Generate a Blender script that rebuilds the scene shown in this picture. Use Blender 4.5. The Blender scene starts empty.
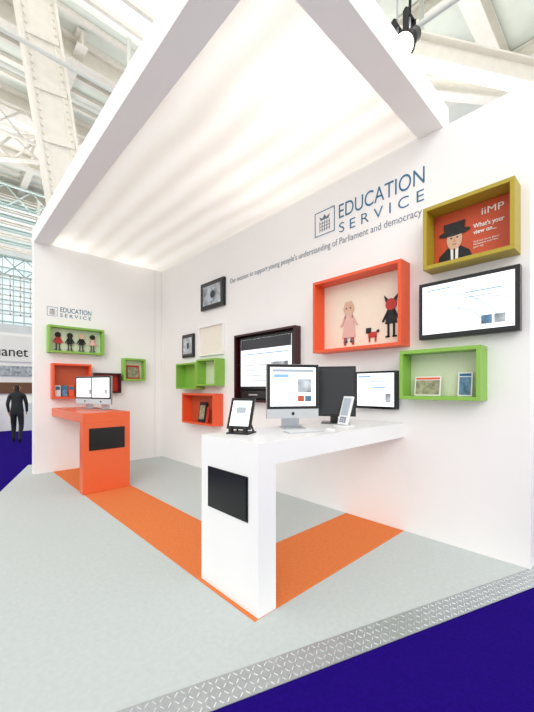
import bpy, bmesh, math, random
from mathutils import Vector, Matrix
random.seed(4)
scn=bpy.context.scene
scn.view_settings.view_transform='Standard'
scn.view_settings.exposure=.14
D=bpy.data
# ---------------------------------------------------------------- materials
def srgb(c):
    return tuple(((x/255)/12.92 if x/255<=.04045 else ((x/255+.055)/1.055)**2.4) for x in c)+(1,)
def mat(name,c,rough=.5,metal=0,emit=0,noise=0,nscale=40,bump=0,spec=.5,estr=None):
    m=D.materials.new(name);m.use_nodes=True;nt=m.node_tree;b=nt.nodes['Principled BSDF']
    col=srgb(c)
    b.inputs['Base Color'].default_value=col
    b.inputs['Roughness'].default_value=rough;b.inputs['Metallic'].default_value=metal
    b.inputs['Specular IOR Level'].default_value=spec
    if emit:
        b.inputs['Emission Color'].default_value=col;b.inputs['Emission Strength'].default_value=emit
    tc=nt.nodes.new('ShaderNodeTexCoord')
    nz=nt.nodes.new('ShaderNodeTexNoise');nz.inputs['Scale'].default_value=nscale;nz.inputs['Detail'].default_value=4
    nt.links.new(tc.outputs['Object'],nz.inputs['Vector'])
    if noise:
        r=nt.nodes.new('ShaderNodeValToRGB')
        r.color_ramp.elements[0].position=.3;r.color_ramp.elements[1].position=.7
        r.color_ramp.elements[0].color=tuple(x*(1-noise) for x in col[:3])+(1,)
        r.color_ramp.elements[1].color=tuple(min(1,x*(1+noise)) for x in col[:3])+(1,)
        nt.links.new(nz.outputs['Fac'],r.inputs[0]);nt.links.new(r.outputs[0],b.inputs['Base Color'])
    if bump:
        bp=nt.nodes.new('ShaderNodeBump');bp.inputs['Strength'].default_value=bump;bp.inputs['Distance'].default_value=.004
        nt.links.new(nz.outputs['Fac'],bp.inputs['Height']);nt.links.new(bp.outputs[0],b.inputs['Normal'])
    return m
M={}
def mm(k,*a,**kw): M[k]=mat(k,*a,**kw)
mm('wall_paint',(244,243,242),rough=.55,noise=.01,nscale=3)
mm('canopy_paint',(248,248,247),rough=.5,noise=.005,nscale=3)
mm('desk_white',(244,244,244),rough=.3,noise=.01,nscale=4)
mm('desk_orange',(228,102,56),rough=.35,noise=.02,nscale=4)
mm('carpet_grey',(200,208,207),rough=1,noise=.035,nscale=30,bump=.35,spec=.05)
mm('carpet_orange',(228,130,76),rough=1,noise=.06,nscale=50,bump=.4,spec=.05)
mm('carpet_blue',(34,12,118),rough=1,noise=.12,nscale=60,bump=.4,spec=.03)
mm('bounce_floor',(222,220,214),rough=.9,noise=.05,nscale=2,spec=.2)
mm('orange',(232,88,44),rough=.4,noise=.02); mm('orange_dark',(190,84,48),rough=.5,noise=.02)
mm('cream',(238,224,205),rough=.5,noise=.02); mm('cream_pale',(240,234,222),rough=.5,noise=.02)
mm('green',(136,186,74),rough=.4,noise=.02); mm('green_pale',(212,224,190),rough=.5,noise=.02)
mm('olive',(176,156,46),rough=.45,noise=.03)
mm('maroon',(54,12,18),rough=.35,noise=.03); mm('red',(186,40,30),rough=.4,noise=.02)
mm('black',(12,12,14),rough=.25,noise=.02); mm('black_matt',(22,22,25),rough=.6,noise=.05)
mm('panel_black',(14,16,24),rough=.22,noise=.02)
mm('alu',(196,200,205),rough=.3,metal=.8,noise=.03); mm('white_plastic',(236,238,240),rough=.3,noise=.01)
mm('tread_base',(182,187,190),rough=.42,metal=.8,noise=.05,nscale=12); mm('tread_bar',(232,236,238),rough=.22,metal=.8,noise=.03)
mm('blue_ink',(38,108,146),rough=.6,noise=.02); mm('grey_ink',(105,116,132),rough=.6,noise=.02)
mm('girder',(232,228,218),rough=.6,noise=.04,nscale=6); mm('ceil',(226,233,222),rough=.8,noise=.04,nscale=2)
mm('pipe',(218,222,216),rough=.5,noise=.03); mm('teal',(190,210,207),rough=.5,noise=.05)
mm('hallwall',(222,227,227),rough=.8,noise=.05,nscale=2)
mm('screen_white',(236,241,247),rough=.3,emit=.7,noise=.0); mm('screen_blue',(120,160,205),rough=.3,emit=.5)
mm('screen_grey',(150,160,170),rough=.3,emit=.4); mm('screen_dark',(38,40,46),rough=.2)
mm('glass_glow',(222,232,234),rough=.2,emit=.6)
mm('skin',(205,150,120),rough=.6,noise=.03); mm('hair',(40,28,22),rough=.8,noise=.1)
mm('coat',(30,34,36),rough=.8,noise=.1); mm('trouser',(22,24,32),rough=.8,noise=.1); mm('shoe',(16,14,14),rough=.5,noise=.05)
mm('pink',(222,180,170),rough=.6,noise=.02); mm('poster_red',(200,78,40),rough=.5,noise=.05,nscale=8)
mm('paper',(240,240,236),rough=.7,noise=.01); mm('photo_a',(90,130,160),rough=.5,noise=.5,nscale=18)
mm('photo_b',(150,150,120),rough=.5,noise=.5,nscale=22);mm('photo_c',(170,178,184),rough=.5,noise=.6,nscale=9)
mm('skin_print',(214,178,150),rough=.6,noise=.04,nscale=12)
mm('brown',(110,74,52),rough=.6,noise=.1)
mm('lamp_glow',(255,250,240),rough=.4,emit=4)
FAB_E=.10  # glow put into the cloth itself, on top of the lamps above
def fabric():
    m=D.materials.new('stretched_fabric');m.use_nodes=True;nt=m.node_tree;nt.nodes.clear()
    o=nt.nodes.new('ShaderNodeOutputMaterial');t=nt.nodes.new('ShaderNodeBsdfTranslucent');d=nt.nodes.new('ShaderNodeBsdfDiffuse')
    e=nt.nodes.new('ShaderNodeEmission');mx=nt.nodes.new('ShaderNodeMixShader');ad=nt.nodes.new('ShaderNodeAddShader')
    w=nt.nodes.new('ShaderNodeTexWave');w.inputs['Scale'].default_value=.9;w.inputs['Distortion'].default_value=2.5;w.inputs['Detail Scale'].default_value=.6
    cr=nt.nodes.new('ShaderNodeValToRGB');cr.color_ramp.elements[0].color=(.87,.85,.82,1);cr.color_ramp.elements[1].color=(.94,.93,.91,1)
    tc=nt.nodes.new('ShaderNodeTexCoord');nt.links.new(tc.outputs['Object'],w.inputs['Vector'])
    nt.links.new(w.outputs['Fac'],cr.inputs[0])
    nt.links.new(cr.outputs[0],t.inputs[0]);nt.links.new(cr.outputs[0],d.inputs[0])
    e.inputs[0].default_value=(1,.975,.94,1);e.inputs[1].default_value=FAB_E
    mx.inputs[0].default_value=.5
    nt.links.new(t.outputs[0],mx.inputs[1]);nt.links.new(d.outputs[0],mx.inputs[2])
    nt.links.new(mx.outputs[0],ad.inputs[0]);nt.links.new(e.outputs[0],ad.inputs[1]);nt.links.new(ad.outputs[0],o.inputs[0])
    return m
M['fabric']=fabric()
# ---------------------------------------------------------------- mesh builder
class MB:
    def __init__(s): s.bm=bmesh.new();s.mats=[]
    def mi(s,k):
        if k not in s.mats: s.mats.append(k)
        return s.mats.index(k)
    def _set(s,vs,k,smooth=False):
        i=s.mi(k);fs=set()
        for v in vs: fs.update(v.link_faces)
        for f in fs: f.material_index=i;f.smooth=smooth
    def box(s,lo,hi,k,T=None):
        c=[(a+b)/2 for a,b in zip(lo,hi)];z=[max(abs(b-a),1e-4) for a,b in zip(lo,hi)]
        m=Matrix.Translation(c)@Matrix.Diagonal((*z,1))
        if T is not None: m=T@m
        r=bmesh.ops.create_cube(s.bm,size=1,matrix=m);s._set(r['verts'],k);return s
    def cyl(s,p0,p1,r0,k,r1=None,seg=16,T=None,smooth=True):
        p0=Vector(p0);p1=Vector(p1);d=p1-p0
        q=d.to_track_quat('Z','Y').to_matrix().to_4x4()
        m=Matrix.Translation((p0+p1)/2)@q
        if T is not None: m=T@m
        r=bmesh.ops.create_cone(s.bm,cap_ends=True,segments=seg,radius1=r0,radius2=r0 if r1 is None else r1,depth=d.length,matrix=m)
        s._set(r['verts'],k,smooth)
        for v in r['verts']:
            for f in v.link_faces:
                if len(f.verts)>4: f.smooth=False
        return s
    def sph(s,c,rad,k,sc=(1,1,1),T=None,seg=16):
        m=Matrix.Translation(c)@Matrix.Diagonal((*[rad*x for x in sc],1))
        if T is not None: m=T@m
        r=bmesh.ops.create_uvsphere(s.bm,u_segments=seg,v_segments=seg//2+2,radius=1,matrix=m);s._set(r['verts'],k,True);return s
    def poly(s,pts,k,T=None,th=None):
        vs=[s.bm.verts.new((T@Vector(p)) if T is not None else p) for p in pts]
        f=s.bm.faces.new(vs);f.material_index=s.mi(k)
        if th is not None:
            r=bmesh.ops.extrude_face_region(s.bm,geom=[f]);vv=[e for e in r['geom'] if isinstance(e,bmesh.types.BMVert)]
            d=Vector(th)
            if T is not None: d=T.to_3x3()@d
            bmesh.ops.translate(s.bm,verts=vv,vec=d)
            s._set(vv,k)
        return s
    def done(s,name,bevel=0,parent=None):
        bmesh.ops.recalc_face_normals(s.bm,faces=s.bm.faces[:])
        me=D.meshes.new(name);s.bm.to_mesh(me);s.bm.free()
        for k in s.mats: me.materials.append(M[k])
        o=D.objects.new(name,me);scn.collection.objects.link(o)
        if bevel:
            b=o.modifiers.new('bevel','BEVEL');b.width=bevel;b.segments=2;b.limit_method='ANGLE'
        if parent: o.parent=parent
        return o
def empty(name):
    o=D.objects.new(name,None);scn.collection.objects.link(o);return o
def text(name,body,size,loc,rot,k,parent=None,ext=.002,width=None,space=1,bold=0):
    c=D.curves.new(name,'FONT');c.body=body;c.size=size;c.extrude=ext;c.space_character=space;c.offset=bold
    o=D.objects.new(name,c);scn.collection.objects.link(o);o.location=loc;o.rotation_euler=rot
    c.materials.append(M[k])
    if width:
        bpy.context.view_layer.update()
        w=o.dimensions.x
        if w>0: o.scale=(width/w,1,1)
    bpy.context.view_layer.update()
    dg=bpy.context.evaluated_depsgraph_get()
    me=D.meshes.new_from_object(o.evaluated_get(dg));me.name=name
    n=D.objects.new(name,me);n.matrix_world=o.matrix_world.copy();scn.collection.objects.link(n)
    D.objects.remove(o)
    if parent:n.parent=parent
    return n
RW=(math.pi/2,0,-math.pi/2); LW=(math.pi/2,0,0)
A=3.55; B=7.16; ZC=4.03
S=A/3.65
def sy(y): return y*S
def sz(z): return 1.5+(z-1.5)*S
def TR(y,z,x=A):
    return Matrix(((0,0,-1,x),(-1,0,0,y),(0,1,0,z),(0,0,0,1)))
def TL(x,z,y=B):
    return Matrix(((1,0,0,x),(0,0,-1,y),(0,1,0,z),(0,0,0,1)))
# ---------------------------------------------------------------- room shell
def flat(name,pts,z0,z1,k):
    mb=MB();mb.poly([(x,y,z0) for x,y in pts],k,th=(0,0,z1-z0));return mb.done(name)
ev=Vector((.61-3.58,1.64-.60,0)).normalized();nv=Vector((ev.y,-ev.x,0));nv=nv if nv.y<0 else -nv
P0=Vector((3.72,.555,0));P1=P0+ev*5.2
flat('floor',[(P0.x,P0.y),(3.72,8.1),(1.25,8.13),(.63,6.3),(P1.x,P1.y)],-.04,0,'carpet_grey')
mb=MB();mb.box((-2.2,-1.6,-.10),(16,30,-.04),'carpet_blue')
mb.box((-10,-8,-.10),(-2.2,30,-.042),'bounce_floor');mb.box((-2.2,-8,-.10),(16,-1.6,-.042),'bounce_floor');mb.done('hall_floor')  # pale floor out of view, added to bounce light up onto the canopy
flat('carpet_inlay',[(1.47,1.68),(A-.005,1.68),(A-.005,2.39),(2.14,2.39),(2.14,B-.005),(1.47,B-.005)],.0005,.004,'carpet_orange')
# platform edge trim: tread plate ramp, real raised bars
mb=MB();a=P0;b=P1;c=P1+nv*.135;d=P0+nv*.135
mb.poly([(a.x,a.y,.004),(b.x,b.y,.004),(c.x,c.y,-.034),(d.x,d.y,-.034)],'tread_base',th=(0,0,-.004))
sl=Vector((nv.x*.135,nv.y*.135,-.038)).normalized();up=ev.cross(sl);up=up if up.z>0 else -up
TP=Matrix(((ev.x,sl.x,up.x,P0.x),(ev.y,sl.y,up.y,P0.y),(ev.z,sl.z,up.z,.004),(0,0,0,1)))
i=0;st=.034
while i*st<5.15:
    for j in range(4):
        L=TP@Matrix.Translation((.02+i*st,.019+j*st,0))@Matrix.Rotation(math.radians(45 if (i+j)%2 else -45),4,'Z')
        mb.box((-.0115,-.0026,0),(.0115,.0026,.0018),'tread_bar',L)
    i+=1
mb.done('trim_1')
mb=MB();mb.box((A,.603,0),(A+.15,B+.15,ZC),'wall_paint');mb.done('wall_right',bevel=.004)
mb=MB();mb.box((1.18,B,0),(A-.001,B+.15,ZC),'wall_paint');mb.done('wall_left',bevel=.004)
mb=MB();mb.box((A-.165,B-.006,0),(A-.155,B-.0005,ZC-.002),'pipe');mb.done('trim_2')
mb=MB();zt=4.29
mb.box((1.18,1.29,ZC+.001),(1.43,B+.15,zt),'canopy_paint')
mb.box((1.43,1.29,ZC+.001),(A+.15,1.53,zt),'canopy_paint')
mb.box((1.43,B+.03,ZC+.001),(A+.15,B+.15,zt),'canopy_paint')
mb.box((A+.02,1.53,ZC+.001),(A+.15,B+.03,zt),'canopy_paint')
mb.done('canopy_frame',bevel=.003)
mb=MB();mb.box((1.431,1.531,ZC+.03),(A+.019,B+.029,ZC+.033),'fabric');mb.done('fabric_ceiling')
# ---------------------------------------------------------------- desks
ZD=1.135
mb=MB()
mb.box((1.50,1.68,.0045),(1.66,2.35,ZD-.15),'desk_white')
mb.box((1.50,1.68,ZD-.15),(A-.001,2.35,ZD),'desk_white')
mb.box((1.492,1.78,.60),(1.4995,2.25,.905),'panel_black')
mb.box((1.487,1.79,.61),(1.493,2.24,.895),'black')
mb.done('white_counter')
mb=MB()
mb.box((1.45,5.3,0.0045),(2.11,5.46,ZD-.13),'desk_orange')
mb.box((1.45,5.3,ZD-.13),(2.11,B-.001,ZD+.01),'desk_orange')
mb.box((1.53,5.292,.61),(2.03,5.2995,.925),'panel_black');mb.box((1.54,5.287,.62),(2.02,5.293,.915),'black')
mb.done('orange_counter',bevel=.003)
# ---------------------------------------------------------------- wall boxes
def cubby(name,T,w,h,dep,rim,k,kback=None):
    mb=MB()
    mb.box((0,0,0.001),(w,rim,dep),k,T);mb.box((0,h-rim,0.001),(w,h,dep),k,T)
    mb.box((0,rim,0.001),(rim,h-rim,dep),k,T);mb.box((w-rim,rim,0.001),(w,h-rim,dep),k,T)
    mb.box((rim,rim,0.001),(w-rim,h-rim,.012),kback or k,T)
    return mb.done(name,bevel=.002)
last=None
def RC(name,yl,yr,z0,z1,dep,rim,k,kb=None):
    global last
    T=TR(sy(yl),sz(z0));last=cubby(name,T,sy(yl)-sy(yr),sz(z1)-sz(z0),dep,rim,k,kb);return T,sy(yl)-sy(yr),sz(z1)-sz(z0)
def LC(name,x0,x1,z0,z1,dep,rim,k,kb=None):
    global last
    T=TL(x0,z0);last=cubby(name,T,x1-x0,z1-z0,dep,rim,k,kb);return T,x1-x0,z1-z0
DP=.2
T,w,h=RC('orange_display_box',2.82,1.66,1.94,2.83,DP,.035,'orange','cream')
mb=MB()
def fig(mb,T,x,y,s,kb,kh,kl,w0=.013):
    e=lambda a,b,k:mb.box((x+a[0]*s,y+a[1]*s,w0),(x+b[0]*s,y+b[1]*s,w0+.01),k,T)
    mb.poly([(x-.16*s,y+.35*s,w0),(x+.16*s,y+.35*s,w0),(x+.10*s,y+.72*s,w0),(x-.10*s,y+.72*s,w0)],kb,T,th=(0,0,.01))
    e((-.10,0),(-.05,.36),kl);e((.05,0),(.10,.36),kl);e((-.15,0),(-.04,.04),kl);e((.04,0),(.15,.04),kl)
    mb.poly([(x-.10*s,y+.70*s,w0),(x-.26*s,y+.42*s,w0),(x-.21*s,y+.40*s,w0),(x-.08*s,y+.6*s,w0)],kb,T,th=(0,0,.01))
    mb.poly([(x+.10*s,y+.70*s,w0),(x+.26*s,y+.42*s,w0),(x+.21*s,y+.40*s,w0),(x+.08*s,y+.6*s,w0)],kb,T,th=(0,0,.01))
    mb.cyl(T@Vector((x,y+.84*s,w0)),T@Vector((x,y+.84*s,w0+.012)),.15*s,kh,seg=20)
fig(mb,T,.40,.11,.48,'pink','skin_print','grey_ink')
mb.poly([(.31,.17,.014),(.49,.17,.014),(.46,.40,.014),(.35,.40,.014)],'pink',T,th=(0,0,.012))
mb.box((.33,.08,.014),(.36,.18,.02),'red',T);mb.box((.44,.08,.014),(.47,.18,.02),'red',T)
for q in (-1,1): mb.cyl(T@Vector((.40+q*.028,.515,.02)),T@Vector((.40+q*.028,.515,.028)),.009,'black_matt',seg=10)
mb.poly([(.34,.545,.026),(.46,.545,.026),(.44,.595,.026),(.36,.595,.026)],'skin_print',T,th=(0,0,.004))
fig(mb,T,.93,.12,.42,'black_matt','red','coat')
for sx in (-1,1): mb.poly([(.93+.02*sx,.52,.014),(.93+.06*sx,.50,.014),(.93+.08*sx,.58,.014)],'black_matt',T,th=(0,0,.01))
mb.box((.66,.14,.013),(.76,.20,.025),'red',T);mb.box((.63,.19,.013),(.69,.25,.025),'black_matt',T)
for i in (.665,.74): mb.box((i,.09,.013),(i+.015,.15,.025),'red',T)
mb.box((.76,.19,.013),(.79,.22,.02),'black_matt',T)
mb.done('cartoon_cutouts')
T,w,h=RC('green_display_box',1.68,.94,1.385,1.88,DP,.035,'green','green_pale')
def leaflet(mb,T,x,w,h,tilt,k1,dz=.08,base=.035):
    L=T@Matrix.Translation((x,base+.002,dz))@Matrix.Rotation(-tilt,4,'X')
    mb.box((0,0,0),(w,h,.004),'paper',L);mb.box((.012,.012,.004),(w-.012,h*.8,.006),k1,L)
    mb.box((.012,h*.84,.004),(w-.012,h-.012,.006),'orange' if k1=='photo_b' else 'blue_ink',L)
    mb.box((w*.3,0.001,-.05),(w*.7,.004,0),'paper',L)
mb=MB();leaflet(mb,T,.10,.25,.19,.15,'photo_b');leaflet(mb,T,.50,.12,.22,.12,'photo_a');mb.done('leaflets',parent=last)
T,w,h=RC('yellow_display_box',1.44,.69,2.65,3.25,DP,.035,'olive','poster_red')
P=T
mb=MB();mb.box((.04,.04,.0125),(w-.04,h-.04,.018),'poster_red',P)
def ell(mb,cx,cy,rx,ry,k,z0,z1,T,n=24):
    mb.poly([(cx+rx*math.cos(2*math.pi*i/n),cy+ry*math.sin(2*math.pi*i/n),z0) for i in range(n)],k,T,th=(0,0,z1-z0))
Q=P@Matrix.Translation((.025,.015,0))@Matrix.Diagonal((.98,.98,1,1));cx=.2
mb.poly([(cx-.15,.03,.019),(cx+.17,.03,.019),(cx+.13,.14,.019),(cx+.05,.2,.019),(cx-.06,.2,.019),(cx-.14,.13,.019)],'black_matt',Q,th=(0,0,.003))
ell(mb,cx,.27,.068,.1,'skin_print',.0225,.026,Q)
mb.poly([(cx-.03,.04,.0225),(cx+.03,.04,.0225),(cx+.035,.19,.0225),(cx-.035,.19,.0225)],'paper',Q,th=(0,0,.003))
mb.box((cx-.008,.04,.026),(cx+.008,.18,.028),'black',Q)
ell(mb,cx,.335,.14,.03,'black',.027,.03,Q)
mb.poly([(cx-.085,.34,.027),(cx+.085,.34,.027),(cx+.095,.43,.027),(cx-.095,.43,.027)],'black',Q,th=(0,0,.004))
for s in(-1,1): ell(mb,cx+s*.027,.285,.01,.006,'black',.027,.029,Q)
mb.box((cx-.02,.22,.027),(cx+.02,.226,.029),'red',Q)
mb.poly([(cx-.007,.245,.0265),(cx+.009,.245,.0265),(cx+.002,.29,.0265)],'skin',Q,th=(0,0,.003))
poster=mb.done('policeman_poster',parent=last)
def rtext(name,body,size,y,z,k,width=None,off=.003,space=1,parent=None,bold=0):
    return text(name,body,size,(A-off,y,z),RW,k,width=width,space=space,ext=.001,parent=parent,bold=bold)
y0=sy(1.44);z0=sz(2.65)
rtext('poster_lettering',"What's your\nview on...",.055,y0-.38,z0+.33,'paper',off=.021,width=.24,parent=poster,bold=.001)
rtext('poster_small_print',"Find out more about\nParliament and have\nyour say",.024,y0-.38,z0+.2,'paper',off=.021,width=.2,parent=poster)
rtext('poster_mp',"iiMP",.085,y0-.44,z0+.43,'paper',off=.021,width=.17,parent=poster)
T,w,h=RC('green_display_box',6.34,5.60,1.48,1.98,.2,.03,'green','green')
T,w,h=RC('green_display_box',5.58,4.97,1.54,2.02,.2,.03,'green','green_pale')
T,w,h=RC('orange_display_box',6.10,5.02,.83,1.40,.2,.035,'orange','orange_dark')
mb=MB();L=T@Matrix.Translation((.45,.037,.1))@Matrix.Rotation(-.15,4,'X')
mb.box((0,0,0),(.2,.36,.03),'black_matt',L);mb.box((.02,.05,.03),(.18,.3,.032),'photo_b',L);mb.box((.24,0,.02),(.32,.28,.03),'red',L)
mb.done('brochures')
RC('cream_display_box',5.74,4.97,2.10,2.65,.05,.015,'wall_paint','cream_pale')
def screen(name,T,w,h,dep,rim,kf,ks,doc=None,parent=None):
    mb=MB();mb.box((0,0,.001),(w,h,dep),kf,T)
    mb.box((rim,rim*1.3,dep),(w-rim,h-rim,dep+.003),ks,T)
    if doc: doc(mb,T,w,h,dep+.004)
    return mb.done(name,bevel=.003,parent=parent)
def photodoc(mb,T,w,h,d):
    mb.box((w*.12,h*.15,d),(w*.88,h*.85,d+.001),'photo_c',T)
    ell(mb,w*.45,h*.45,w*.16,h*.2,'screen_grey',d+.001,d+.002,T)
    ell(mb,w*.55,h*.5,w*.1,h*.14,'screen_dark',d+.002,d+.003,T)
T=TR(sy(5.67),sz(2.95));screen('framed_picture_screen',T,sy(.73),sz(3.45)-sz(2.95),.05,.03,'black','screen_dark',photodoc)
T=TR(sy(6.38),sz(2.11));screen('framed_picture_screen',T,sy(.43),.45,.04,.03,'black','screen_dark',photodoc)
def doc1(mb,T,w,h,d):
    k='screen_blue'
    mb.box((w*.08,h*.84,d),(w*.4,h*.88,d+.001),k,T)
    mb.box((w*.45,h*.55,d),(w*.75,h*.58,d+.001),k,T);mb.box((w*.3,h*.72,d),(w*.9,h*.735,d+.001),k,T)
    for i in range(5): mb.box((w*.6,h*(.2+.05*i),d),(w*(.75+.03*(i%3)),h*(.21+.05*i),d+.001),'screen_grey',T)
    mb.box((w*.76,h*.18,d),(w*.88,h*.4,d+.001),'photo_c',T)
    mb.box((w*.1,h*.3,d),(w*.5,h*.31,d+.001),k,T)
def doctv(mb,T,w,h,d):
    for (r,c0,k) in ((.52,(.22,-.12),'screen_blue'),(.38,(.58,-.06),'screen_grey'),(.30,(.3,-.04),'screen_blue')):
        for i in range(30):
            a0=math.pi*(.05+.9*i/30);a1=math.pi*(.05+.9*(i+1)/30)
            p=[(c0[0]+r*math.cos(t)*1.0,c0[1]+r*math.sin(t)) for t in (a0,a1)];q=[(c0[0]+(r+.006)*math.cos(t),c0[1]+(r+.006)*math.sin(t)) for t in (a0,a1)]
            if all(.05<x[0]<w-.05 and .06<x[1]<h-.05 for x in p+q):
                mb.poly([(p[0][0],p[0][1],d),(p[1][0],p[1][1],d),(q[1][0],q[1][1],d),(q[0][0],q[0][1],d)],k,T,th=(0,0,.001))
    mb.box((w*.1,h*.84,d),(w*.35,h*.86,d+.001),'screen_blue',T);mb.box((w*.5,h*.70,d),(w*.85,h*.72,d+.001),'screen_blue',T)
    mb.box((w*.5,h*.62,d),(w*.78,h*.635,d+.001),'screen_grey',T);mb.box((w*.66,h*.16,d),(w*.76,h*.3,d+.001),'photo_a',T);mb.box((w*.78,h*.16,d),(w*.88,h*.3,d+.001),'photo_c',T)
e=empty('wall_tv')
T=TR(sy(1.52),sz(1.985),A-.03);o=screen('panel',T,sy(.845),sz(2.545)-sz(1.985),.07,.035,'black','screen_white',doctv);o.parent=e
mb=MB();mb.box((.2,.15,-.029),(.6,.4,.002),'black_matt',T);mb.box((.03,.0,.05),(.8,.014,.078),'black_matt',T)
mb.done('bracket',parent=e)
T=TR(sy(2.28),sz(1.265));screen('wall_monitor',T,sy(.50),sz(1.69)-sz(1.265),.07,.022,'black','screen_white',doc1)
T,w,h=RC('maroon_display_box',4.55,3.20,1.28,2.36,.12,.03,'maroon','black_matt')
def doc2(mb,T,w,h,d):
    mb.box((w*.03,h*.76,d),(w*.97,h*.96,d+.001),'screen_dark',T)
    mb.box((w*.08,h*.66,d),(w*.92,h*.68,d+.001),'screen_blue',T)
    for i in range(4):
        mb.box((w*.1,h*(.15+.1*i),d),(w*(.55),h*(.165+.1*i),d+.001),'screen_grey',T)
    mb.box((w*.62,h*.1,d),(w*.92,h*.5,d+.001),'photo_c',T)
T2=T@Matrix.Translation((.08,.2,.013));screen('wall_monitor',T2,w-.16,h-.26,.05,.03,'black','screen_white',doc2)
mb=MB();mb.box((.12,.06,.014),(w-.12,.17,.06),'black',T);mb.box((.3,.10,.06),(.5,.12,.063),'alu',T);mb.done('media_player')
T,w,h=LC('green_display_box',1.37,2.30,2.13,2.61,.15,.035,'green','green_pale')
mb=MB()
for i,(x,kb,kh) in enumerate(((.17,'red','hair'),(.36,'coat','hair'),(.55,'trouser','skin_print'),(.74,'pink','hair'))):
    fig(mb,T,x,.06,.32,kb,kh,'black_matt',.03+.01*i)
    mb.box((x-.05,.036,.02),(x+.05,.05,.08),'black_matt',T)
mb.done('cartoon_figurines')
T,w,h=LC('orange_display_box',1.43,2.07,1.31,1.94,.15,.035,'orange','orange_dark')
mb=MB()
for i in range(5):
    L=T@Matrix.Translation((.06+.11*i,.037,.05))@Matrix.Rotation(-.15,4,'X')
    mb.box((0,0,0),(.09,.2,.015),('paper','photo_a','orange','photo_b','green')[i],L);mb.box((.01,.12,.015),(.08,.18,.017),'blue_ink',L)
mb.done('brochure_row')
T,w,h=LC('maroon_display_box',2.14,2.63,1.40,1.79,.12,.03,'maroon','red')
mb=MB();L=T@Matrix.Translation((.1,.032,.04))@Matrix.Rotation(-.12,4,'X')
mb.box((0,0,0),(.22,.28,.01),'black_matt',L);mb.box((.02,.05,.01),(.2,.24,.012),'photo_c',L);mb.done('photo_frame',parent=last)
T,w,h=LC('green_display_box',2.67,3.12,1.65,2.10,.15,.035,'green','green_pale')
mb=MB();L=T@Matrix.Translation((.1,.037,.045))@Matrix.Rotation(-.12,4,'X')
mb.box((0,0,0),(.26,.28,.01),'red',L);mb.box((.02,.03,.01),(.24,.24,.012),'photo_b',L);mb.done('picture_card',parent=last)
# ---------------------------------------------------------------- signage
def logo(mb,T,s):
    t=.03*s
    for a,b in (((0,0),(s,t)),((0,s-t),(s,s)),((0,0),(t,s)),((s-t,0),(s,s))): mb.box((*a,.001),(*b,.004),'blue_ink',T)
    for i in range(5): mb.box((s*(.25+.12*i),s*.15,.001),(s*(.25+.12*i)+t*.7,s*.58,.004),'grey_ink',T)
    for i in range(3): mb.box((s*.24,s*(.22+.13*i),.001),(s*.77,s*(.22+.13*i)+t*.6,.004),'grey_ink',T)
    mb.poly([(s*.3,s*.62,.001),(s*.7,s*.62,.001),(s*.76,s*.78,.001),(s*.6,s*.68,.001),(s*.5,s*.83,.001),(s*.4,s*.68,.001),(s*.24,s*.78,.001)],'grey_ink',T,th=(0,0,.003))
sign=empty('education_service_sign')
mb=MB();logo(mb,TR(sy(2.95),sz(3.50)),.31);mb.done('logo',parent=sign)
rtext('word_education','EDUCATION',.245,sy(2.58),sz(3.625),'blue_ink',width=1.03,parent=sign,bold=-.001)
rtext('word_service','SERVICE',.17,sy(2.57),sz(3.445),'blue_ink',width=1.02,space=1.6,parent=sign,bold=-.001)
rtext('mission_line',"Our mission: to support young people's understanding of Parliament and democracy",.115,sy(4.82),sz(3.30),'grey_ink',width=sy(3.28),parent=sign,bold=-.001)
sign2=empty('education_service_sign')
mb=MB();logo(mb,TL(1.38,2.79),.16);mb.done('logo',parent=sign2)
text('word_education','EDUCATION',.125,(1.58,B-.003,2.88),LW,'blue_ink',width=.52,parent=sign2,ext=.001)
text('word_service','SERVICE',.09,(1.58,B-.003,2.79),LW,'blue_ink',width=.52,space=1.5,parent=sign2,ext=.001)
# ---------------------------------------------------------------- computers
def frame_T(loc,nang):
    n=Vector((math.cos(nang),math.sin(nang),0));u=Vector((-n.y,n.x,0))
    v=Vector((0,0,1))
    return Matrix(((u.x,v.x,n.x,loc[0]),(u.y,v.y,n.y,loc[1]),(u.z,v.z,n.z,loc[2]),(0,0,0,1)))
def imac(name,loc,nang,w=.5,h=.47,doc=doc1):
    T=frame_T(loc,nang);mb=MB();zb=.09
    mb.box((-.1,0,-.1),(.1,.008,.09),'alu',T)
    mb.poly([(-.085,.008,-.09),(.085,.008,-.09),(.085,.30,-.045),(-.085,.30,-.045)],'alu',T,th=(0,0,.008))
    mb.box((-w/2,zb,-.02),(w/2,zb+h,.012),'alu',T)
    mb.sph((0,zb+h*.5,-.02),1,'alu',sc=(w*.42,h*.42,.03),T=T)
    mb.box((-w/2+.002,zb+.085,.012),(w/2-.002,zb+h-.002,.016),'black',T)
    mb.box((-w/2+.03,zb+.11,.016),(w/2-.03,zb+h-.028,.018),'screen_white',T)
    L=T@Matrix.Translation((-w/2+.03,zb+.11,0));doc(mb,L,w-.06,h-.138,.0185)
    ell(mb,0,zb+.042,.014,.016,'black',.012,.014,T)
    return mb.done(name,bevel=.003)
ZT=ZD+.0005
def doc3(mb,T,w,h,d):
    mb.box((w*.05,h*.88,d),(w*.95,h*.95,d+.001),'screen_grey',T);mb.box((w*.08,h*.74,d),(w*.4,h*.82,d+.001),'screen_blue',T)
    for i in range(7): mb.box((w*.08,h*(.12+.08*i),d),(w*(.42+.04*(i%3)),h*(.135+.08*i),d+.001),'screen_grey',T)
    mb.box((w*.6,h*.35,d),(w*.9,h*.7,d+.001),'photo_c',T);mb.box((w*.6,h*.12,d),(w*.74,h*.27,d+.001),'orange_dark',T);mb.box((w*.76,h*.12,d),(w*.9,h*.27,d+.001),'photo_a',T)
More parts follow.
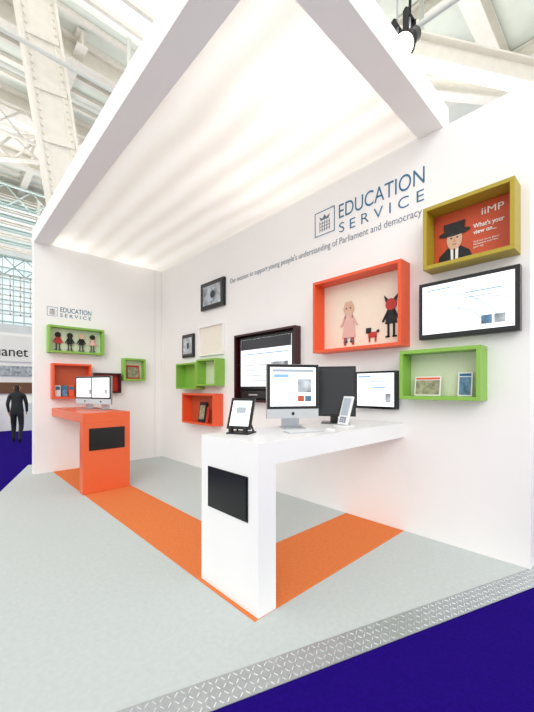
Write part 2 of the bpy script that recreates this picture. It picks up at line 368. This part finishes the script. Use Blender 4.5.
imac('desktop_computer',(2.34,2.15,ZT),math.radians(240),w=.49,h=.49,doc=doc3)
imac('desktop_computer',(1.80,6.42,ZT+.01),math.radians(202),w=.46,h=.46)
imac('desktop_computer',(1.92,6.0,ZT+.01),math.radians(202),w=.46,h=.46)
def keyboard(loc,nang):
    T=frame_T(loc,nang);mb=MB();mb.box((-.16,0,-.06),(.16,.008,.06),'alu',T)
    for r in range(4):
        for c in range(14): mb.box((-.152+c*.022,.008,-.052+r*.027),(-.134+c*.022,.012,-.03+r*.027),'white_plastic',T)
    return mb.done('keyboard')
keyboard((2.2,1.90,ZT),math.radians(250))
mb=MB();mb.sph((2.46,1.82,ZT+.0005),.034,'white_plastic',sc=(1,1.5,.5));
bmesh.ops.bisect_plane(mb.bm,geom=mb.bm.verts[:]+mb.bm.edges[:]+mb.bm.faces[:],plane_co=(0,0,ZT),plane_no=(0,0,1),clear_inner=True)
mb.done('computer_mouse')
def tablet(name,loc,nang,w,h,tilt,kf,ks):
    T=frame_T(loc,nang);mb=MB();L=T@Matrix.Translation((0,.035,.04))@Matrix.Rotation(-tilt,4,'X')
    mb.box((-w/2,0,0),(w/2,h,.014),kf,L);mb.box((-w/2+.022,.024,.014),(w/2-.022,h-.024,.016),ks,L)
    mb.box((-w*.2,h*.5,.0162),(w*.2,h*.7,.017),'screen_grey',L);mb.box((-w*.3,h*.3,.0162),(w*.3,h*.33,.017),'screen_blue',L)
    mb.box((-w*.45,0,-.09),(w*.45,.01,.08),'black_matt',T)
    for s in(-1,1):
        mb.cyl(T@Vector((s*w*.35,.01,-.08)),T@Vector((s*w*.1,h*.75,-.03-.0)),.008,'black_matt',seg=8)
        mb.box((s*w*.3-.012,.01,.03),(s*w*.3+.012,.05,.075),'black_matt',T)
    return mb.done(name,bevel=.002)
tablet('tablet_on_stand',(1.77,2.19,ZT),math.radians(205),.21,.26,.38,'black','screen_white')
def monitor(name,loc,nang,w,h):
    T=frame_T(loc,nang);mb=MB()
    mb.box((-.13,0,-.1),(.13,.012,.1),'black',T);mb.box((-.04,.012,-.05),(.04,.3,-.02),'black',T)
    mb.box((-w/2,.07,-.03),(w/2,.07+h,.015),'black',T);mb.box((-w/2+.02,.09,.015),(w/2-.02,.05+h,.017),'screen_dark',T)
    mb.box((-w*.3,.15,-.06),(w*.3,.45,-.03),'black_matt',T)
    return mb.done(name,bevel=.004)
monitor('black_monitor',(3.0,2.17,ZT),math.radians(215),.44,.52)
def phone(name,loc,nang):
    T=frame_T(loc,nang);mb=MB();L=T@Matrix.Translation((0,.012,.0))@Matrix.Rotation(-.3,4,'X')
    mb.box((-.07,0,-.08),(.07,.012,.06),'white_plastic',T);mb.box((-.065,0,0),(.065,.28,.02),'white_plastic',L)
    mb.box((-.05,.09,.02),(.05,.26,.022),'screen_grey',L)
    for r in range(3):
        for c in range(3): mb.box((-.04+c*.03,.02+r*.02,.02),(-.02+c*.03,.034+r*.02,.024),'grey_ink',L)
    mb.cyl(T@Vector((0,.01,-.07)),T@Vector((0,.2,-.05)),.012,'alu',seg=8)
    return mb.done(name,bevel=.003)
phone('handheld_terminal',(2.80,1.92,ZT),math.radians(165))
# ---------------------------------------------------------------- hall shell
ZH=10.5
mb=MB()
mb.box((4.5,-6,ZH),(14,20,ZH+.1),'ceil')
mb.box((-8,9,ZH),(4.5,14,ZH+.1),'ceil')
mb.box((-8,16,ZH),(4.5,19,ZH+.1),'ceil')
mb.done('ceiling')
def ibeam(mb,p0,p1,h,w,k,t=.04):
    p0=Vector(p0);p1=Vector(p1);d=(p1-p0);L=d.length
    q=d.to_track_quat('X','Z').to_matrix().to_4x4();T=Matrix.Translation(p0)@q
    mb.box((0,-w/2,h/2-t),(L,w/2,h/2),k,T);mb.box((0,-w/2,-h/2),(L,w/2,-h/2+t),k,T);mb.box((0,-t/2,-h/2+t),(L,t/2,h/2-t),k,T)
mb=MB()
for y in (2.5,6.5,10,13,16,19):
    ibeam(mb,(-8,y,ZH-.35),(14,y,ZH-.35),.6,.35,'girder')
for x in (.2,2.6,5.2,8.2,11.2):
    ibeam(mb,(x,-6 if x>5 else 9.5,ZH-.25),(x,20,ZH-.25),.4,.25,'girder')
for i in range(22):
    mb.box((-8,8+i*.6,ZH-.12),(4.6,8.1+i*.6,ZH-.01),'girder')
mb.done('roof_beams')
mb=MB()
p0=Vector((3.0,9,-.04));p1=Vector((1.5,9,10.1));d=p1-p0;L0=d.length;W=.37
ax=d.normalized();side=Vector((ax.z,0,-ax.x));out=Vector((0,-1,0))
TG=Matrix(((ax.x,side.x,out.x,p0.x),(ax.y,side.y,out.y,p0.y),(ax.z,side.z,out.z,p0.z),(0,0,0,1)))
mb.box((0,-W,-.02),(L0,W,.02),'girder',TG)
for s in(-1,1):
    mb.box((0,s*W-.03,-.2),(L0,s*W+.03,.10),'girder',TG)
    mb.box((0,s*(W-.09)-.06,.02),(L0,s*(W-.09)+.06,.04),'girder',TG)
for i in range(int(L0/.16)):
    for s in(-1,1): mb.sph((.08+i*.16,s*(W-.09),.042),.03,'girder',T=TG,seg=8)
for i in range(int(L0/1.1)):
    mb.box((.5+i*1.1,-W+.04,.02),(.62+i*1.1,W-.04,.07),'girder',TG)
mb.done('riveted_girder')
mb=MB()
def lattice(mb,p0,p1,h,n,k,t=.05):
    p0=Vector(p0);p1=Vector(p1);up=Vector((0,0,h))
    mb.cyl(p0,p1,t,k,seg=6);mb.cyl(p0+up,p1+up,t,k,seg=6)
    for i in range(n):
        a=p0.lerp(p1,i/n);b=p0.lerp(p1,(i+1)/n)
        mb.cyl(a,b+up,t*.6,k,seg=6);mb.cyl(a+up,b,t*.6,k,seg=6)
lattice(mb,(-4,11.5,8.3),(9,11.5,8.3),.8,16,'girder')
lattice(mb,(-4,15.5,8.0),(9,15.5,8.0),.8,16,'teal')
lattice(mb,(-4,21,7.0),(12,21,7.0),.9,18,'teal')
# raking truss tying the hall columns
lattice(mb,(-1,13.2,7.6),(6.5,10.4,8.9),.7,12,'girder',t=.07)
mb.done('roof_truss')
# teal louvred clerestory bands
mb=MB()
for i in range(9): ibeam(mb,(-6,17.6,7.2+i*.26),(8,17.6,7.2+i*.26),.10,.22,'teal' if i%2 else 'girder',t=.02)
for x in (-3,0,3,6): mb.box((x,17.45,7.0),(x+.12,17.75,9.5),'girder')
mb.done('louvred_clerestory')
mb=MB()
for (x,y) in ((4.4,11),(1.6,21.5),(8,21.5),(-5,21.5),(12,6),(12,14),(-5,11)):
    mb.cyl((x,y,-.04),(x,y,ZH-.6),.2,'girder',seg=20);mb.box((x-.35,y-.35,ZH-1),(x+.35,y+.35,ZH-.65),'girder');mb.box((x-.3,y-.3,-.04),(x+.3,y+.3,.5),'girder')
    mb.cyl((x,y,6.6),(x,y,6.75),.28,'girder',seg=20)
mb.done('iron_columns')
def pipe(name,pts,r,k='pipe'):
    mb=MB()
    for a,b in zip(pts,pts[1:]): mb.cyl(a,b,r,k,seg=10);
    for a in pts: mb.sph(a,r*1.25,k,seg=10)
    return mb.done(name)
pipe('sprinkler_pipe',[(-3,8.6,8.6),(3.4,8.6,8.6),(3.4,8.6,10.1)],.05)
pipe('sprinkler_pipe',[(1.0,10.6,9.4),(7,10.6,9.4)],.06)
pipe('sprinkler_pipe',[(2.7,8.2,7.4),(4.3,8.2,7.4),(4.3,8.2,9.8)],.05)
pipe('sprinkler_pipe',[(4.2,4.5,7.2),(7.6,3.2,7.2),(7.6,3.2,10.3)],.05)
pipe('sprinkler_pipe',[(4.4,.5,6.0),(4.3,2.4,6.0),(4.3,2.4,10.4)],.035)
mb=MB()
ibeam(mb,(4.6,4.8,8.6),(10,.5,7.6),.5,.3,'girder');ibeam(mb,(6.0,6.5,9.6),(11.6,1.0,8.6),.4,.25,'girder')
mb.done('raking_rafters')
mb=MB();mb.box((-8,24,-.04),(14,24.3,3.4),'hallwall');mb.box((-8,24,8.9),(14,24.3,ZH),'hallwall');mb.done('wall_far')
mb=MB();mb.box((-8,24.12,3.4),(14,24.16,8.9),'glass_glow')  # pane given its own emission in place of daylight through glass
for i in range(45): mb.box((-8+i*.5-.02,24.0,3.4),(-8+i*.5+.02,24.1,8.9),'teal')
for j in range(10): mb.box((-8,23.98,3.4+j*.6-.03),(14,24.09,3.4+j*.6+.03),'teal')
mb.done('window_1')
# ---------------------------------------------------------------- neighbouring stands in the hall
mb=MB();mb.box((.4,15.5,-.04),(4.6,15.8,3.5),'wall_paint');mb.box((.4,15.5,3.5),(4.6,17.5,3.8),'hallwall');mb.box((.5,15.45,2.45),(2.9,15.5,3.4),'paper')
mb.box((.5,15.44,1.95),(2.6,15.5,2.3),'photo_c');mb.box((.5,15.43,1.3),(2.6,15.5,1.7),'brown');mb.box((.5,15.1,0-.04),(1.2,15.48,1.0),'wall_paint')
mb.box((1.9,15.1,-.04),(2.6,15.48,.95),'hallwall')
st=mb.done('exhibition_stand')
text('stand_lettering','guanet',.5,(1.15,15.44,2.65),LW,'coat',width=1.22,ext=.004,parent=st)
mb=MB();mb.box((4.2,12.5,-.04),(6.8,12.7,3.2),'hallwall');mb.box((4.2,12.2,2.6),(6.8,12.5,3.2),'teal');mb.done('exhibition_stand')
mb=MB()
for i in range(9): mb.box((.6+i*.3,15.3,4.1),(.64+i*.3,15.34,5.5),'pipe')
for j in range(5): mb.box((.6,15.3,4.1+j*.34),(3.04,15.34,4.14+j*.34),'pipe')
for x in (.7,2.9): mb.cyl((x,15.32,5.5),(x,15.32,8.1),.012,'alu',seg=6);mb.cyl((x,15.32,3.8),(x,15.32,4.12),.03,'pipe',seg=8)
mb.done('lattice_sign_frame')
# ---------------------------------------------------------------- spotlights above the canopy
def spot(loc,aim):
    mb=MB();l=Vector(loc);a=(Vector(aim)-l).normalized()
    mb.cyl(l-a*.12,l+a*.06,.075,'black',seg=20);mb.cyl(l+a*.06,l+a*.14,.075,'black',r1=.12,seg=20);mb.cyl(l+a*.139,l+a*.142,.10,'lamp_glow',seg=20)
    mb.cyl(l+Vector((0,0,.0)),l+Vector((0,0,.25)),.014,'alu',seg=8)
    mb.cyl(l+Vector((-.09,0,.25)),l+Vector((.09,0,.25)),.02,'black_matt',seg=8)
    mb.box((l.x-.09,l.y-.03,l.z+.02),(l.x-.08,l.y+.03,l.z+.25),'black_matt');mb.box((l.x+.08,l.y-.03,l.z+.02),(l.x+.09,l.y+.03,l.z+.25),'black_matt')
    return mb
m1=spot((3.55,1.62,5.12),(2.6,1.8,4.0));m1.cyl((3.55,1.62,5.34),(3.55,1.45,ZH-.6),.015,'black_matt',seg=8);m1.done('exhibition_spotlight')
m1=spot((3.75,1.85,5.32),(2.8,2.6,4.0));m1.cyl((3.75,1.85,5.49),(3.75,1.85,ZH-.1),.012,'alu',seg=8);m1.done('exhibition_spotlight')
# ---------------------------------------------------------------- person
def skinmesh(name,nodes,edges,root,k_fn,mats,sub=2):
    me=D.meshes.new(name);me.from_pydata([n[0] for n in nodes],edges,[]);o=D.objects.new(name,me);scn.collection.objects.link(o)
    s=o.modifiers.new('s','SKIN');s.use_smooth_shade=True
    for i,n in enumerate(nodes):
        v=me.skin_vertices[0].data[i];v.radius=n[1] if isinstance(n[1],tuple) else (n[1],n[1]);v.use_root=(i==root)
    o.modifiers.new('u','SUBSURF').levels=sub;o.modifiers['u'].render_levels=sub
    bpy.context.view_layer.update();dg=bpy.context.evaluated_depsgraph_get()
    m2=D.meshes.new_from_object(o.evaluated_get(dg));m2.name=name;D.objects.remove(o)
    m2.materials.clear()
    for k in mats: m2.materials.append(M[k])
    for p in m2.polygons: p.material_index=k_fn(p.center);p.use_smooth=True
    n=D.objects.new(name,m2);scn.collection.objects.link(n);return n
man=empty('walking_man')
HL=(-.20,.08,.84);HR=(.19,.20,.88)
N=[((0,0,.93),(.15,.11)),((0,0,1.12),(.14,.105)),((0,.01,1.32),(.165,.11)),((0,0,1.42),(.12,.09)),((0,0,1.50),(.052,.055)),((0,.01,1.60),(.078,.092)),((0,.01,1.69),(.068,.08)),
 ((-.09,0,.86),(.095,.095)),((-.10,.10,.48),(.062,.068)),((-.10,.06,.10),(.04,.045)),((-.10,.17,.035),(.04,.03)),
 ((.09,0,.86),(.095,.095)),((.10,.02,.48),(.062,.068)),((.10,-.20,.13),(.04,.045)),((.10,-.14,.035),(.04,.03)),
 ((-.17,0,1.38),(.06,.06)),((-.215,-.05,1.13),(.047,.047)),((-.205,.05,.91),(.032,.034)),(HL,(.016,.034)),
 ((.17,0,1.38),(.06,.06)),((.215,.05,1.13),(.047,.047)),((.20,.17,.94),(.032,.034)),(HR,(.016,.034))]
E=[(0,1),(1,2),(2,3),(3,4),(4,5),(5,6),(0,7),(7,8),(8,9),(9,10),(0,11),(11,12),(12,13),(13,14),(3,15),(15,16),(16,17),(17,18),(3,19),(19,20),(20,21),(21,22)]
def kf(c):
    if c.z>1.50: return 3 if (c.z>1.66 or c.y<-.01) else 2
    if c.z<.10 : return 4
    if abs(c.x)>.16 and c.z<.90: return 2
    if c.z<.84: return 1
    return 0
body=skinmesh('body',N,E,0,kf,['coat','trouser','skin','hair','shoe']);body.parent=man
for s,wr in((-1,HL),(1,HR)):
    for j in range(5):
        bx=wr[0];by=wr[1]-.03+.016*j;bz=wr[2]
        Ln=(.06,.075,.08,.072,.05)[j]
        if j==4: pts=[(bx,by+.0,bz+.02),(bx-s*.015,by+.035,bz-.01),(bx-s*.02,by+.045,bz-.04)]
        else: pts=[(bx,by,bz),(bx,by+.005,bz-Ln*.55),(bx-s*.012,by+.012,bz-Ln)]
        h=skinmesh('finger',[(p,.009) for p in pts],[(0,1),(1,2)],0,lambda c:0,['skin'],1);h.parent=man
mb=MB();mb.cyl((0,.095,1.62),(0,.125,1.585),.008,'skin',r1=.016,seg=8)
for s in(-1,1):
    mb.sph((s*.082,.01,1.60),.03,'skin',sc=(.35,.7,1),seg=10);mb.sph((s*.032,.092,1.62),.011,'hair',seg=8)
mb.box((-.025,.09,1.55),(.025,.102,1.556),'red');mb.done('face',parent=man)
man.location=(1.57,11.9,-.035);man.rotation_euler=(0,0,math.radians(-20));man.scale=(.98,.98,.96)
# ---------------------------------------------------------------- lights
def area(name,loc,size,energy,col=(1,1,1),aim=None):
    l=D.lights.new(name,'AREA');l.energy=energy;l.size=size;l.color=col
    o=D.objects.new(name,l);scn.collection.objects.link(o);o.location=loc
    if aim: o.rotation_euler=(Vector(aim)-Vector(loc)).to_track_quat('-Z','Y').to_euler()
    return o
for (x,y,z,s,en) in ((2.3,1.9,4.85,.6,15),(2.9,3.2,4.85,.6,7),(1.75,6.9,4.45,.2,2.5),(2.9,7.0,4.45,.2,2.5)):
    area('canopy_lamp',(x,y,z),s,en,(1,.955,.89))
for i,(x,y) in enumerate(((-1,12),(3,15),(7.5,3),(7.5,9))):
    area('ceiling_fill',(x,y,5.5),1.5,(130,130,140,130)[i],(1,.985,.96),aim=(x,y,12))  # unseen upward lights added to brighten the hall ceiling
l=D.lights.new('hall_sun','SUN');l.energy=.95;l.angle=.6;l.color=(1,.98,.95);o=D.objects.new('hall_sun',l);scn.collection.objects.link(o)
o.rotation_euler=Vector((.75,.75,-.55)).to_track_quat('-Z','Y').to_euler()
w=D.worlds.new('w');scn.world=w;w.use_nodes=True;w.node_tree.nodes['Background'].inputs[0].default_value=(1,.99,.975,1);w.node_tree.nodes['Background'].inputs[1].default_value=1.12
# ---------------------------------------------------------------- camera
c=D.cameras.new('cam');c.lens=348/712*36;c.sensor_width=36;c.shift_y=32/712;c.clip_end=200
o=D.objects.new('camera',c);scn.collection.objects.link(o);o.location=(0,0,1.5);o.rotation_euler=(math.pi/2,0,math.radians(46.8-90));scn.camera=o
